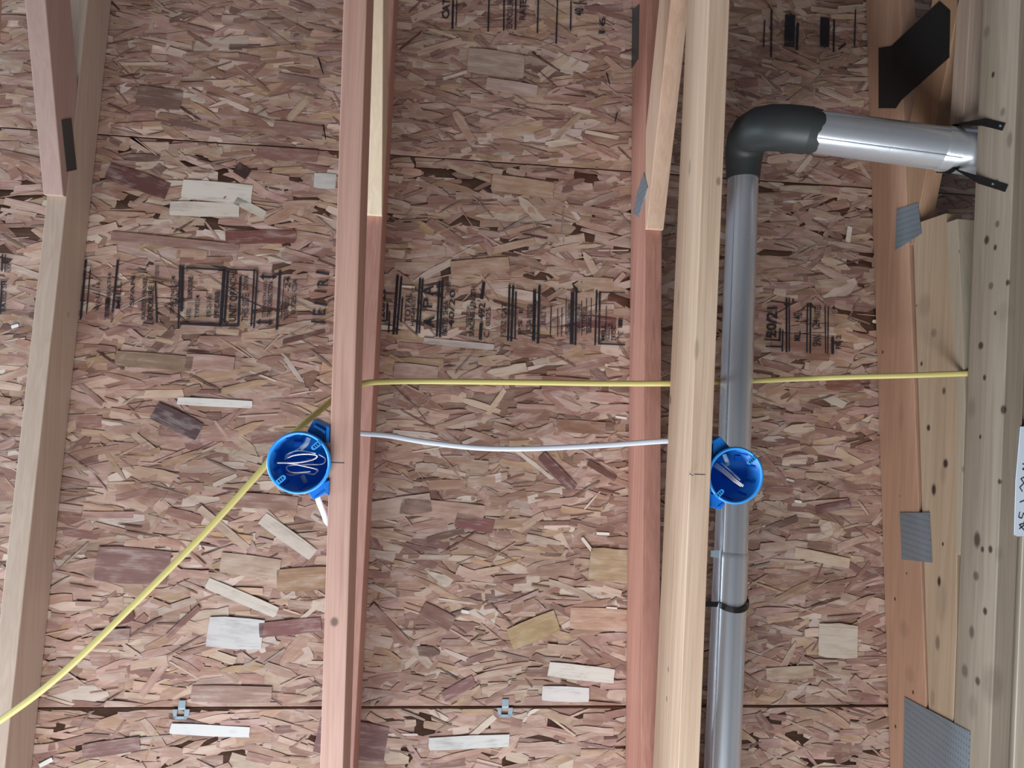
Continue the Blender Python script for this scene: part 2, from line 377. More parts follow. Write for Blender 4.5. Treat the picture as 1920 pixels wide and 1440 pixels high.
for (ya, yb) in ((-1.95, seam1-.0012), (seam1+.0012, seam2-.002), (seam2+.002, 2.35)):
    V, Fc, Cc, UV = flakes(X0, X1, ya, yb)
    # the board itself
    n0 = len(V)
    for (x, y) in ((X0, ya), (X1, ya), (X1, yb), (X0, yb)): V.append((x, y, deckz(y))); UV.append((x, y))
    V += [(X0, ya, deckz(ya)+.011), (X1, ya, deckz(ya)+.011), (X1, yb, deckz(yb)+.011), (X0, yb, deckz(yb)+.011)]; UV += [(0, 0)]*4
    loops = list(range(n0)); cnt = list(Fc); cols = list(Cc)
    base = lin((150/255, 118/255, 102/255))
    for q in ((3, 2, 1, 0), (4, 5, 6, 7), (0, 1, 5, 4), (1, 2, 6, 5), (2, 3, 7, 6), (3, 0, 4, 7)):
        loops += [n0+i for i in q]; cnt.append(4); cols.append(base)
    me = bpy.data.meshes.new('sheathing_panel')
    me.vertices.add(len(V)); me.vertices.foreach_set('co', np.array(V, dtype=np.float32).ravel())
    me.loops.add(len(loops)); me.loops.foreach_set('vertex_index', np.array(loops, dtype=np.int32))
    me.polygons.add(len(cnt)); st = np.concatenate(([0], np.cumsum(cnt)[:-1])).astype(np.int32)
    me.polygons.foreach_set('loop_start', st); me.polygons.foreach_set('loop_total', np.array(cnt, dtype=np.int32))
    me.update(calc_edges=True); me.validate()
    u = me.uv_layers.new(name='grain'); u.data.foreach_set('uv', np.array([UV[i] for i in loops], dtype=np.float32).ravel())
    at = me.attributes.new('flake', 'FLOAT_COLOR', 'CORNER')
    ca = np.repeat(np.array([tuple(c)+(1.0,) for c in cols], dtype=np.float32), np.array(cnt), axis=0); at.data.foreach_set('color', ca.ravel())
    me.materials.append(M_OSB)
    o = bpy.data.objects.new('sheathing_panel', me); COL.objects.link(o); o.parent = ceiling
    NAMES.append(o)
PANEL_TOP, PANEL_MID, PANEL_LOW = NAMES
PANEL_TOP['label'] = 'dim oriented strand board panel above the upper seam'
PANEL_MID['label'] = 'oriented strand board panel with black grade stamps between the seams'
PANEL_LOW['label'] = 'pale oriented strand board panel below the lower seam'

# ---------------------------------------------------------------- grade stamps printed on the panels
INK = .0048
def deck_quad(mb, p0, p1, w):
    """bar along p0-p1 (pixels) of width w pixels"""
    a, b = onDeck(*p0), onDeck(*p1); t = (b-a).normalized(); n = Vector((DS*0, DS, -1)).normalized(); s = t.cross(n).normalized()*(w*1.52/F/2)
    mb.add([q+n*INK for q in (a-s, a+s, b+s, b-s)], [(0, 1, 2, 3)])
def deck_text(mb, txt, x, y0, y1, h, bold=False):
    """text reading up the picture, centred on pixel column x, from y0 (bottom) to y1 (top), letters h pixels tall"""
    cu = bpy.data.curves.new('t', 'FONT'); cu.body = txt; cu.resolution_u = 2
    cu.offset = .022 if bold else .010
    ob = bpy.data.objects.new('t', cu); me = ob.to_mesh()
    vs = np.array([v.co[:2] for v in me.vertices]); fs = [tuple(p.vertices) for p in me.polygons]
    ob.to_mesh_clear(); bpy.data.objects.remove(ob); bpy.data.curves.remove(cu)
    lo, hi = vs.min(0), vs.max(0); out = []
    lean = -.045*(y0-y1)/2
    for u, v in vs:
        a = (u-lo[0])/(hi[0]-lo[0]); b = (v-lo[1])/(hi[1]-lo[1])
        px = x+h/2-b*h + lean*(1-2*a); py = y0+(y1-y0)*a
        out.append(onDeck(px, py, 0)+Vector((0, DS, -1)).normalized()*INK)
    mb.add(out, fs)

st = MB()                                    # left bay
for b in (((163.5, 488), (153, 600), 4), ((172, 500), (164, 590), 2), ((223, 489), (211, 605), 4), ((204, 561), (202, 600), 8), ((293, 530), (296, 606), 3),
          ((339, 498), (336, 616), 3), ((344, 500), (342, 585), 5), ((350, 503), (424, 507), 4), ((422, 505), (415, 611), 6), ((340, 607), (417, 611), 5),
          ((429, 508), (422, 606), 4), ((418, 611), (450, 611), 4), ((452, 520), (448, 608), 4), ((478, 506), (472, 612), 3), ((484, 508), (477, 616), 3),
          ((432, 506), (484, 508), 3), ((526, 508), (520, 619), 4.5), ((534, 520), (528, 600), 1.5),
          ((593, 511), (618, 515), 5), ((590, 546), (613, 549), 3), ((590, 568), (614, 573), 5), ((584, 603), (611, 606), 4), ((290, 608), (270, 606), 3)):
    deck_quad(st, *b)
for (x0, y) in ((487, 519), (480, 605)):     # double-headed arrows
    deck_quad(st, (x0+5, y), (x0+29, y+1), 4)
    for s_ in (0, 1):
        xa, xb = (x0, x0+9) if s_ == 0 else (x0+34, x0+25)
        st.add([onDeck(*q)+Vector((0, 0, -INK)) for q in ((xa, y+s_), (xb, y-5+s_), (xb, y+5+s_))], [(0, 1, 2)])
for t_ in (('WALL 16', 185, 585, 530, 7), ('SHEATH', 206, 570, 515, 7), ('MILL', 224, 580, 530, 9), ('SPAN', 250, 575, 520, 8), ('RATED PANEL', 272, 600, 520, 8), ('EXPOSURE 1', 284, 602, 530, 11, 1),
           ('SIZED FOR', 296, 520, 500, 7), ('SPACING 24', 325, 590, 520, 8), ('SPACE', 334, 575, 530, 8), ('RATED', 355, 600, 580, 8), ('EXPOSURE', 358, 560, 520, 9, 1), ('TYPE 24', 371, 598, 555, 8), ('PS 2-10', 393, 595, 557, 9),
           ('BY CARB', 408, 597, 548, 10, 1), ('UNIT OF', 438, 604, 548, 15, 1), ('INCH', 438, 545, 515, 12), ('THIS SIDE', 461, 604, 552, 13), ('DOWN', 462, 545, 518, 10),
           ('STRENGTH AXIS', 497, 596, 528, 7), ('THIS DIRECTION', 507, 596, 530, 9, 1), ('TO TRUSS', 538, 600, 560, 9), ('0325', 551, 590, 555, 9), ('-24', 540, 548, 520, 10), ('CSA', 553, 548, 525, 9),
           ('E', 599, 592, 581, 24, 1), ('R', 606, 537, 524, 21, 1)):
    deck_text(st, *t_[:5], bold=len(t_) > 5)
st.build('ink_stamp', M_INK, PANEL_MID)
st = MB()                                    # middle bay
for b in (((727, 570), (726, 602), 4), ((707, 602), (727, 602), 3), ((731, 585), (729, 625), 3), ((746, 517), (738, 628), 5), ((753, 520), (744, 628), 4), ((755, 560), (752, 605), 3),
          ((788, 523), (781, 626), 4), ((793, 524), (786, 626), 3.5), ((824, 528), (819, 632), 4), ((830, 526), (825, 633), 4.5), ((907, 530), (903, 562), 6),
          ((902, 608), (900, 638), 6), ((955, 535), (952, 640), 4), ((962, 536), (958, 641), 4.5), ((967, 548), (965, 636), 3), ((1011, 537), (1008, 645), 5), ((1002, 545), (1000, 640), 6),
          ((1033, 575), (1031, 630), 2), ((1045, 580), (1045, 632), 1.5), ((1053, 578), (1052, 632), 1.5), ((1061, 560), (1060, 628), 1.5), ((1073, 548), (1071, 646), 7), ((1080, 542), (1078, 648), 4),
          ((1090, 565), (1090, 630), 1.5), ((1099, 560), (1099, 628), 1.5), ((1108, 560), (1107, 625), 1.5), ((1118, 545), (1115, 648), 3.5), ((1124, 547), (1122, 645), 3.5),
          ((1124, 549), (1171, 550), 2), ((1120, 645), (1171, 647), 3.5), ((1136, 575), (1135, 640), 1.5), ((1146, 605), (1146, 640), 1.5), ((1238, 600), (1238, 650), 3)):
    deck_quad(st, *b)
st.add([onDeck(*q)+Vector((0, 0, -INK)) for q in ((898, 610), (907, 610), (903, 603))], [(0, 1, 2)])
for t_ in (('20/21', 716, 598, 545, 14, 1), ('TOTAL', 765, 606, 550, 11), ('HIGHEST C', 775, 612, 540, 8), ('A', 804, 616, 594, 21, 1), ('P', 802, 578, 560, 18), ('A', 803, 556, 536, 20),
           ('RATED SHEA', 835, 630, 565, 10, 1), ('THING', 840, 555, 530, 10), ('40/20', 847, 616, 545, 11), ('SIZED FOR', 877, 615, 575, 6), ('SPACING LENGTH', 886, 632, 538, 10, 1), ('492', 903, 600, 570, 13, 1),
           ('C', 912, 634, 624, 11), ('0325', 915, 612, 578, 9), ('15/32 CAT', 944, 632, 570, 10), ('PS 1', 975, 628, 585, 8), ('CSA 0325', 992, 622, 575, 10), ('BATIMENT', 1001, 636, 560, 6), ('BUILT R', 1018, 610, 575, 10),
           ('STANDARD SHEATHING', 1066, 630, 570, 7, 1), ('CONSTRUCTION', 1085, 625, 572, 6), ('EXTERIOR', 1094, 622, 575, 6), ('BOND 2', 1104, 625, 582, 6), ('MILL', 1130, 640, 608, 8, 1), ('NAIL 6', 1140, 640, 608, 6),
           ('24 OC', 1150, 640, 612, 8, 1), ('TNT', 1163, 636, 622, 12, 1), ('I', 1162, 616, 600, 8)):
    deck_text(st, *t_[:5], bold=len(t_) > 5)
st.build('ink_stamp', M_INK, PANEL_MID)
st = MB()                                    # right bay
for b in (((1461, 617), (1460, 640), 4), ((1431, 637), (1461, 639), 3), ((1466, 620), (1465, 660), 3), ((1473, 560), (1473, 661), 4), ((1478, 560), (1478, 660), 3),
          ((1512, 571), (1511, 662), 3), ((1518, 571), (1517, 663), 3.5), ((1545, 575), (1546, 663), 2.5), ((1551, 577), (1550, 665), 2.5), ((1559, 632), (1559, 665), 6), ((1434, 650), (1465, 651), 3)):
    deck_quad(st, *b)
for t_ in (('20/21', 1445, 634, 577, 20, 1), ('MILL', 1493, 640, 622, 12, 1), ('40', 1494, 600, 588, 18), ('SPAN', 1530, 650, 630, 16), ('24', 1528, 615, 600, 14), ('RATED', 1531, 597, 573, 12), ('PS 2', 1570, 655, 630, 10)):
    deck_text(st, *t_[:5], bold=len(t_) > 5)
st.build('ink_stamp', M_INK, PANEL_MID)
st = MB()                                    # sliver left of the first truss
for b in (((7, 478), (6, 510), 3), ((13, 478), (12, 512), 2), ((6, 528), (3, 590), 3)): deck_quad(st, *b)
for t_ in (('RATED SH', 10, 585, 528, 9, 1), ('EXPO', 19, 512, 485, 8)): deck_text(st, *t_[:5], bold=len(t_) > 5)
st.build('ink_stamp', M_INK, PANEL_MID)
st = MB()                                    # upper panel
for b in (((850, -10), (848, 57), 4), ((857, -10), (855, 50), 2), ((917, -10), (915, 62), 3), ((945, -10), (944, 60), 3), ((967, -10), (966, 58), 3), ((1009, -10), (1007, 65), 3), ((1045, -10), (1042, 85), 3),
          ((1070, 5), (1069, 60), 3), ((1074, 8), (1100, 10), 3), ((1445, 20), (1444, 110), 4), ((1480, 30), (1478, 90), 22), ((1494, 45), (1492, 96), 6), ((1545, 35), (1544, 90), 20), ((1562, 40), (1561, 100), 4),
          ((1432, 40), (1430, 90), 3), ((1602, 20), (1600, 90), 3), ((1570, 95), (1584, 84), 4)):
    deck_quad(st, *b)
for t_ in (('EXPOSURE 1', 956, 56, -12, 11), ('RATED', 980, 40, -10, 12), ('40', 1085, 32, 18, 18, 1), ('16', 1128, 65, 35, 12), ('CAT', 836, 38, 0, 14, 1)): deck_text(st, *t_[:5], bold=len(t_) > 5)
st.build('ink_stamp', M_INK, PANEL_TOP)

# ---------------------------------------------------------------- roof trusses
TW, TH = .038, .089
YB, YE = -1.80, 1.60
def rafter_near(y): return deckz(y)-.0035-TH
def member(x0, x1, yz, name, mat, parent, bevel=.0015, label=None, shear=0.0):
    """board lying in a truss plane; yz = outline in the plane"""
    return MB().prism([(x0+shear*y, y, z) for y, z in yz], (x1-x0, 0, 0)).build(name, mat, parent, bevel, label)
def rafter(x0, x1, ya, yb, mat, parent, label=None, ex=0.0):
    return member(x0, x1, [(ya, rafter_near(ya)-ex), (yb, rafter_near(yb)-ex), (yb, rafter_near(yb)+TH), (ya, rafter_near(ya)+TH)], 'top_chord', mat, parent, label=label)
CZ = CAM.z+1.135                              # underside of the bottom chords
def bottom(x0, x1, mat, parent, label=None, h0=TH, h1=TH, shear=0.0):
    return member(x0, x1, [(YB, CZ), (YE, CZ), (YE, CZ+h1), (YB, CZ+h0)], 'bottom_chord', mat, parent, label=label, shear=shear)
def heel_block(x0, x1, mat, parent, ex=0.0, rx=0.0):
    """solid block that joins the two chords near the low end, outside the picture"""
    ya, yb = 1.15, YE-.45
    member(x0, x1, [(ya-.15, CZ+TH+ex+.0005), (yb, CZ+TH+ex+.0005), (yb, rafter_near(yb)-.0005-rx), (ya-.15, rafter_near(ya-.15)-.0005-rx)], 'web', mat, parent)
def descending_web(x0, x1, mat, parent, y_end=-.345, dz_end=-.012, slope=.235, label=None, rx=0.0):
    """web that starts as a wedge under the top chord and runs down towards the back wall"""
    zt = rafter_near(y_end)-rx+dz_end; yb = -1.30
    zb = zt+slope*(yb-y_end)
    h = TH/math.cos(math.atan(slope))
    # y where the far edge meets the top chord's underside
    yk = y_end
    for i in range(2000):
        yk -= .0005
        if zt+slope*(yk-y_end)+h < rafter_near(yk)-rx-.0008: break
    return member(x0, x1, [(y_end, zt), (y_end, rafter_near(y_end)-rx-.0008), (yk, rafter_near(yk)-rx-.0008), (yb, zb+h), (yb, zb)], 'web', mat, parent, label=label)
def plate(side_x, poly, mat, parent, out, label=None):
    """gusset plate pressed on a side face: pixel outline on the plane X = side_x"""
    return MB().prism([onX(px, py, side_x+out*.0003) for px, py in poly], (out*.0012, 0, 0)).build('gusset_plate', mat, parent, 0, label)

def truss(x, label):
    return tag(empty('roof_truss', (x, 0, CZ)), label, 'truss', 'roof trusses')

# truss 1 (left)
X1a, X1b = -.838, -.800
t1 = truss(X1a, 'whitish roof truss at the far left of the picture, with a bent underside')
o1 = Vector(t1.location)
k1 = [(onZ(46, 868, 1.33), .006, 2.2, .5), (onX(128, 590, X1b), .006, 1.5, .25)]
rafter(X1a, X1b, -1.8, YE, wood('wood_left_rafter', wrgb(196, 178, 160), wrgb(168, 142, 122), 1, k1, o1, .25, .12), t1)
descending_web(X1a, X1b, wood('wood_left_web', wrgb(182, 154, 142), wrgb(156, 126, 114), 2, [(onZ(86, 180, 1.38), .005, 1, .5)], o1, .25, .1), t1)
member(X1a-.004, X1b+.006, [(YB, CZ), (-.12, CZ), (-.12, CZ+TH), (YB, CZ+TH)], 'bottom_chord', wood('wood_left_chord', PINK, PINK_D, 3), t1)  # cut short out of view so light from the left reaches the duct
heel_block(X1a, X1b, M_STUD, t1)
plate(X1b, [(115, 225), (133, 222), (143, 318), (125, 322)], M_PLATE_D, t1, 1)

# truss 2
X2a, X2b = -.199, -.161
t2 = truss(X2a, 'pinkish roof truss carrying the left blue junction box')
o2 = Vector(t2.location)
bottom(X2a, X2b, wood('wood_second_chord', PINK, PINK_D, 4, [(onZ(627, 1166, 1.135), .0085, 1.2, .75), (onX(678, 730, X2b), .003, 2, .5)], o2, .5, .15), t2, shear=.009)
rafter(X2a, X2b, -1.8, YE, wood('wood_second_rafter', wrgb(204, 156, 138), wrgb(172, 122, 104), 5, (), o2, .4, .15), t2)
descending_web(X2a, X2b, wood('wood_second_web', wrgb(232, 214, 184), wrgb(208, 180, 148), 6, [(onZ(703, 312, 1.38), .02, 2.2, .35)], o2, .3, .05), t2, slope=.32, label='bright pale web with a square cut end')
heel_block(X2a, X2b, M_STUD, t2)
MB().box(tuple(onZ(634, 867, 1.1346)-Vector((.012, 0, 0))), tuple(onZ(634, 867, 1.1346)+Vector((.010, .0014, .0006)))).build('pencil_mark', M_PENCIL, t2)

# truss 3
X3a, X3b = .420, .458
X3r = .403
t3 = truss(X3a, 'knotty tan roof truss right of centre carrying the right blue junction box')
o3 = Vector(t3.location)
k3 = [(onX(1257, 750, X3a), .004, 3, .8), (onX(1293, 315, X3a), .007, 3, .35), (onZ(1347, 340, 1.135), .005, 2, .5), (onX(1253, 1255, X3a), .003, 2.5, .8), (onX(1250, 1310, X3a), .003, 2.5, .8),
      (onX(1272, 560, X3a), .006, 4, .25), (onZ(1306, 655, 1.135), .006, 4, .3)]
bottom(X3a, X3b, wood('wood_third_chord', PINE, PINE_D, 7, k3, o3, .55, .2), t3, h0=.100, h1=.150)
rafter(X3r, X3r+TW, -1.8, YE, wood('wood_third_rafter', wrgb(196, 142, 120), wrgb(162, 110, 92), 8, [(onZ(1221, 787, 1.41), .007, 1.1, .45), (onX(1190, 600, X3r), .003, 3, .3)], o3, .45, .2), t3, ex=.028)
descending_web(X3r, X3r+TW, wood('wood_third_web', wrgb(218, 186, 158), wrgb(188, 150, 122), 9, [(onZ(1251, 108, 1.38), .006, 1, .6), (onZ(1222, 378, 1.45), .007, .9, .65), (onX(1213, 300, X3a), .003, 8, .5)], o3, .35, .15), t3, slope=.25, rx=.028,
               label='tan web with a square cut end and two round knots')
heel_block(X3r, X3b, M_STUD, t3, .07, .028)
plate(X3r, [(1208, 323), (1215, 352), (1198, 407), (1188, 400), (1195, 362)], M_PLATE, t3, -1)
plate(X3r, [(1163, 130), (1164, 60), (1177, 25), (1199, 8), (1197, 110), (1172, 148)], M_PLATE_D, t3, -1)
MB().box(tuple(onX(1296, 889, X3a)-Vector((.0006, 0, .012))), tuple(onX(1296, 889, X3a)+Vector((0, .0014, .008)))).build('pencil_mark', M_PENCIL, t3)
MB().box(tuple(onZ(1312, 889, 1.1346)-Vector((.010, 0, 0))), tuple(onZ(1312, 889, 1.1346)+Vector((.010, .0014, .0006)))).build('pencil_mark', M_PENCIL, t3)

# truss 4 (right): boards stacked in one plane, held by plates
X4a, X4b = 1.004, 1.042
t4 = truss(X4a, 'broad stained roof truss at the right of the picture, its boards joined by grey plates')
o4 = Vector(t4.location)
def K(px, py, r, st=1.5, d=.9): return (onX(px, py, X4a), r*(1.25 if r < .008 else 1), st, min(1, d*1.15) if r < .012 else d*.6)
rk = [K(1655, 660, .003), K(1708, 520, .004, 1.2, .3), K(1700, 1075, .002), K(1687, 930, .002, 1, .6), K(1678, 1123, .003), K(1695, 1180, .02, 1.2, .3), K(1706, 1265, .018, 1.2, .3), K(1712, 1298, .003), K(1679, 1362, .003, 1.5),
      K(1674, 620, .012, 2, .2), K(1690, 780, .012, 3, .2)]
rafter(X4a, X4b, -1.8, YE, wood('wood_fourth_rafter', wrgb(196, 154, 124), wrgb(164, 124, 98), 10, rk, o4, .35, .3), t4, ex=.036)
mk = [K(1733, 572, .024, 1.3, .35), K(1718, 573, .003, 1, .6), K(1750, 624, .010, 1.2, .35), K(1727, 682, .004, 1.4, .8), K(1769, 733, .005, 1.6, .7), K(1740, 802, .0055, 1.3, .95), K(1772, 869, .007, 1.4, .9), K(1750, 918, .008, 2, .95),
      K(1768, 890, .012, 2, .25), K(1760, 1090, .005, 2.2, .9), K(1764, 1130, .018, 3, .3), K(1757, 1205, .008, 2.5, .5), K(1767, 1020, .003), K(1748, 1310, .008, 3, .25)]
RX4 = .036
ym0, ym1 = -.39, 1.15
M_MID = wood('wood_fourth_filler', wrgb(190, 166, 138), wrgb(164, 138, 110), 11, mk, o4, .4, .3)
mid_near = [(-.39, 1.302), (-.2, 1.276), (0, 1.251), (.33, 1.234), (.45, 1.2275), (ym1, 1.2275)]
rn4 = lambda y: rafter_near(y)-RX4-.0008
MB().prism([(X4a+.001, y, CAM.z+z) for y, z in mid_near]+[(X4a+.001, ym1, rn4(ym1)), (X4a+.001, -.345, rn4(-.345)-.013), (X4a+.001, -.39, rn4(-.345)-.026)], (TW-.002, 0, 0)).build('web', M_MID, t4, .0012, 'tan knotty web board under the top chord')
nk = [K(1800, 470, .004), K(1807, 880, .006, 1.2, .4)]
MB().prism([(X4a+.0005, y, CAM.z+z) for y, z in ((-.37, 1.268), (-.2, 1.248), (0, 1.229), (.2, 1.2255), (.3, 1.2255))]+[(X4a+.0005, y, CAM.z+z) for y, z in ((.3, 1.2345), (0, 1.2500), (-.2, 1.2750), (-.37, 1.2985))], (TW-.001, 0, 0)).build('web', wood('wood_fourth_slider', wrgb(190, 178, 156), wrgb(160, 146, 124), 12, nk, o4, .3, .2), t4, .0008, 'greyish web strip above the bottom chord')
bk = [K(1850, 450, .006), K(1866, 464, .004), K(1858, 536, .006, 1.2, .6), K(1889, 530, .004), K(1880, 585, .022, 1.1, .25), K(1866, 587, .003), K(1839, 648, .008, 1.2, .85), K(1893, 646, .006, 1.6, .85), K(1846, 708, .004),
      K(1881, 768, .006, 1.4, .9), K(1838, 819, .003), K(1874, 903, .004, 1.3, .85), K(1832, 1012, .010, 2, .8), K(1822, 765, .012, 2, .4), K(1830, 1080, .007, 1.3, .6), K(1857, 1030, .005), K(1842, 1030, .004), K(1876, 1040, .014, 1.5, .4),
      K(1847, 1146, .005), K(1860, 1285, .028, 1.6, .45), K(1822, 1185, .008, 2, .6), K(1833, 1277, .006, 1.4, .75), K(1809, 1258, .010, 1.6, .5), K(1824, 1325, .014, 2, .35), K(1850, 60, .01, 1.5, .3), K(1880, 210, .006, 1.4, .4),
      K(1893, 262, .008, 2.4, .4), K(1868, 345, .006), K(1870, 420, .005, 1.4, .6), K(1862, 140, .004)]
bottom(X4a, X4b, wood('wood_fourth_chord', wrgb(158, 143, 124), wrgb(128, 112, 94), 13, bk, o4, .4, .35), t4)
descending_web(X4a, X4b, wood('wood_fourth_web', wrgb(176, 142, 108), wrgb(148, 112, 84), 14, (), o4, .4, .3), t4, rx=RX4)
member(X4a, X4b, [(-.565, CAM.z+1.262), (-1.8, CAM.z+1.23), (-1.8, CAM.z+1.262), (-.565, CAM.z+1.30)], 'web', wood('wood_fourth_block', wrgb(190, 170, 152), wrgb(160, 138, 120), 15, (), o4), t4, label='pale web end above the bottom chord')

plate(X4a, [(1648, 203), (1648, 90), (1672, 86), (1762, 2), (1782, 20), (1780, 108), (1690, 188), (1680, 203)], M_PLATE_B, t4, -1, 'large dark gusset plate')
plate(X4a, [(1682, 392), (1722, 380), (1728, 438), (1679, 470)], M_PLATE, t4, -1)
plate(X4a, [(1688, 961), (1743, 961), (1748, 1055), (1692, 1049)], M_PLATE, t4, -1)
plate(X4a, [(1697, 1307), (1820, 1372), (1817, 1455), (1694, 1455)], M_PLATE, t4, -1, 'large blue-grey gusset plate')
# second ply beside the right truss
ply = tag(empty('ceiling_joist', (1.052, 0, CZ)), 'pale joist board running tight behind the right truss, at the very edge of the picture', 'joist')
member(1.052, 1.090, [(YB, CZ), (YE, CZ), (YE, CZ+TH), (YB, CZ+TH)], 'board', wood('wood_joist', wrgb(196, 184, 164), wrgb(166, 150, 130), 16, (), Vector(ply.location)), ply, .0015)

# ---------------------------------------------------------------- cables
def cable(name, pts, mat, w, t, label, cat, up=(0, 0, 1)):
    o = MB().tube(smooth_path(pts, 10), w/2, 14, t/2, up).build(name, mat)
    return tag(o, label, cat)
Z = onZ
cable('electrical_cable', [Z(-140, 1440, 1.17), Z(0, 1351, 1.17), Z(110, 1268, 1.17), Z(250, 1134, 1.18), Z(380, 1003, 1.19), Z(480, 893, 1.20), Z(545, 818, 1.215), Z(621, 752, 1.235),
                           Z(652, 727, 1.258), Z(682, 719, 1.29), Z(715, 716, 1.30), Z(800, 715, 1.31), Z(1000, 717, 1.31), Z(1130, 719, 1.295), Z(1252, 719, 1.262),
                           Z(1300, 718, 1.30), Z(1345, 716, 1.43), Z(1375, 715, 1.445), Z(1415, 714, 1.445), Z(1560, 708, 1.36), Z(1700, 704, 1.28), Z(1817, 700, 1.2305)],
      M_YEL, .0115, .006, 'long yellow flat cable sagging down to the left and running across the trusses', 'cable')
cable('electrical_cable', [Z(592, 922, 1.165), Z(598, 940, 1.175), Z(606, 960, 1.20), Z(616, 982, 1.235), Z(640, 985, 1.262), Z(652, 900, 1.275), Z(650, 830, 1.28), Z(664, 812, 1.285), Z(684, 813, 1.29), Z(730, 817, 1.295), Z(800, 829, 1.295),
                           Z(900, 840, 1.295), Z(1000, 841, 1.29), Z(1130, 835, 1.28), Z(1246, 827, 1.262), Z(1300, 826, 1.25), Z(1335, 832, 1.235), Z(1352, 848, 1.205)],
      M_WHT, .0105, .005, 'white flat cable hanging between the two blue junction boxes', 'cable')

# ---------------------------------------------------------------- blue junction boxes
def arm(mb, poly, z0, z1): mb.prism([Z(px, py, z0) for px, py in poly], (0, 0, z1-z0))
def box(cx, cy, zr, r, side, label, brackets, tabs, wall_x):
    c = Z(cx, cy, zr); root = tag(empty('junction_box', c), label, 'junction box', 'blue round junction boxes')
    d = .058
    mb = MB(); mb.lathe(c, [(r-.004, .003), (r-.003, .003), (r-.001, .008), (r*.93, d), (0.0001, d), (0.0001, d-.003), (r*.93-.003, d-.003), (r-.0045, .003), (r-.004, .003)])
    for k in range(10):                       # ribs on the inner wall
        w = 2*math.pi*k/10+.3; rr = r*.93-.003
        u = Vector((math.cos(w), math.sin(w), 0)); s_ = Vector((-u.y, u.x, 0))*.002
        mb.prism([c+u*(r-.0075)-s_+Vector((0, 0, .014)), c+u*(r-.0075)+s_+Vector((0, 0, .014)), c+u*(r-.0046)+s_+Vector((0, 0, .014)), c+u*(r-.0046)-s_+Vector((0, 0, .014))], (0, 0, .035))
    for q in (0, 1, 2):                       # knock-out steps on the floor of the box
        a = c+Vector((-.020+.02*q, -.03+.028*(q % 2), d-.0055)); mb.box(tuple(a), tuple(a+Vector((.014, .010, .004))))
    mb.build('housing', M_BLUE, root)
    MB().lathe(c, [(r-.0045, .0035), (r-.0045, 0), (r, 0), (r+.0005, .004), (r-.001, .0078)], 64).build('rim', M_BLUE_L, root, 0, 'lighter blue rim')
    for pl in brackets:
        mb = MB()
        for (poly, z0, z1) in pl: arm(mb, poly, z0, z1)
        mb.build('mounting_bracket', M_BLUE, root, .001)
    for (tx, ty, ang) in tabs:                # slotted screw tabs
        p = Z(tx, ty, zr-.001); a = R(ang); u = Vector((math.cos(a), math.sin(a), 0)); v = Vector((-u.y, u.x, 0))
        L, w = .0085, .0042; pts = []
        for k in range(9):
            f = -math.pi/2+math.pi*k/8; pts.append(p+u*(L-w+w*math.cos(f))+v*w*math.sin(f))
        pts += [p-u*L+v*w, p-u*L-v*w]
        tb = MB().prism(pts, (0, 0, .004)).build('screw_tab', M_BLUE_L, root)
        hb = MB()
        for q in (-.0045, -.0005, .0035):
            e = p+u*q+Vector((0, 0, -.0003)); hb.prism([e-u*.0010-v*.0022, e+u*.0010-v*.0022, e+u*.0010+v*.0022, e-u*.0010+v*.0022], (0, 0, .0006))
        hb.build('screw_hole', M_DARK, tb)
    return root, c
b1, c1 = box(560, 868, 1.12, .0512, 1, 'left blue round junction box with coiled wires inside',
    [[([(576, 808), (588, 786), (617, 800), (613, 826), (600, 832)], 1.135, 1.172), ([(590, 796), (611, 808), (609, 813), (588, 800)], 1.130, 1.136), ([(612, 798), (618, 800), (616, 832), (610, 828)], 1.13, 1.18)],
     [([(577, 924), (611, 898), (616, 905), (614, 920), (588, 938)], 1.132, 1.170), ([(592, 931), (613, 915), (611, 925), (588, 938)], 1.130, 1.134), ([(607, 905), (618, 900), (616, 930), (610, 926)], 1.13, 1.175)]],
    [(592, 836, 138), (527, 899, -43)], X2a)
b2, c2 = box(1380, 892, 1.14, .0505, -1, 'right blue round junction box in front of the metal duct',
    [[([(1334, 855), (1334, 832), (1352, 820), (1368, 838), (1350, 852)], 1.15, 1.19), ([(1338, 826), (1350, 818), (1353, 822), (1340, 830)], 1.148, 1.16), ([(1329, 828), (1338, 824), (1338, 862), (1330, 866)], 1.15, 1.20)],
     [([(1332, 925), (1345, 930), (1360, 946), (1349, 957), (1331, 950)], 1.15, 1.19), ([(1346, 950), (1356, 942), (1358, 946), (1349, 957)], 1.148, 1.16), ([(1326, 920), (1334, 918), (1334, 952), (1327, 950)], 1.15, 1.20)]],
    [(1350, 925, -45), (1409, 864, 135)], X3b)

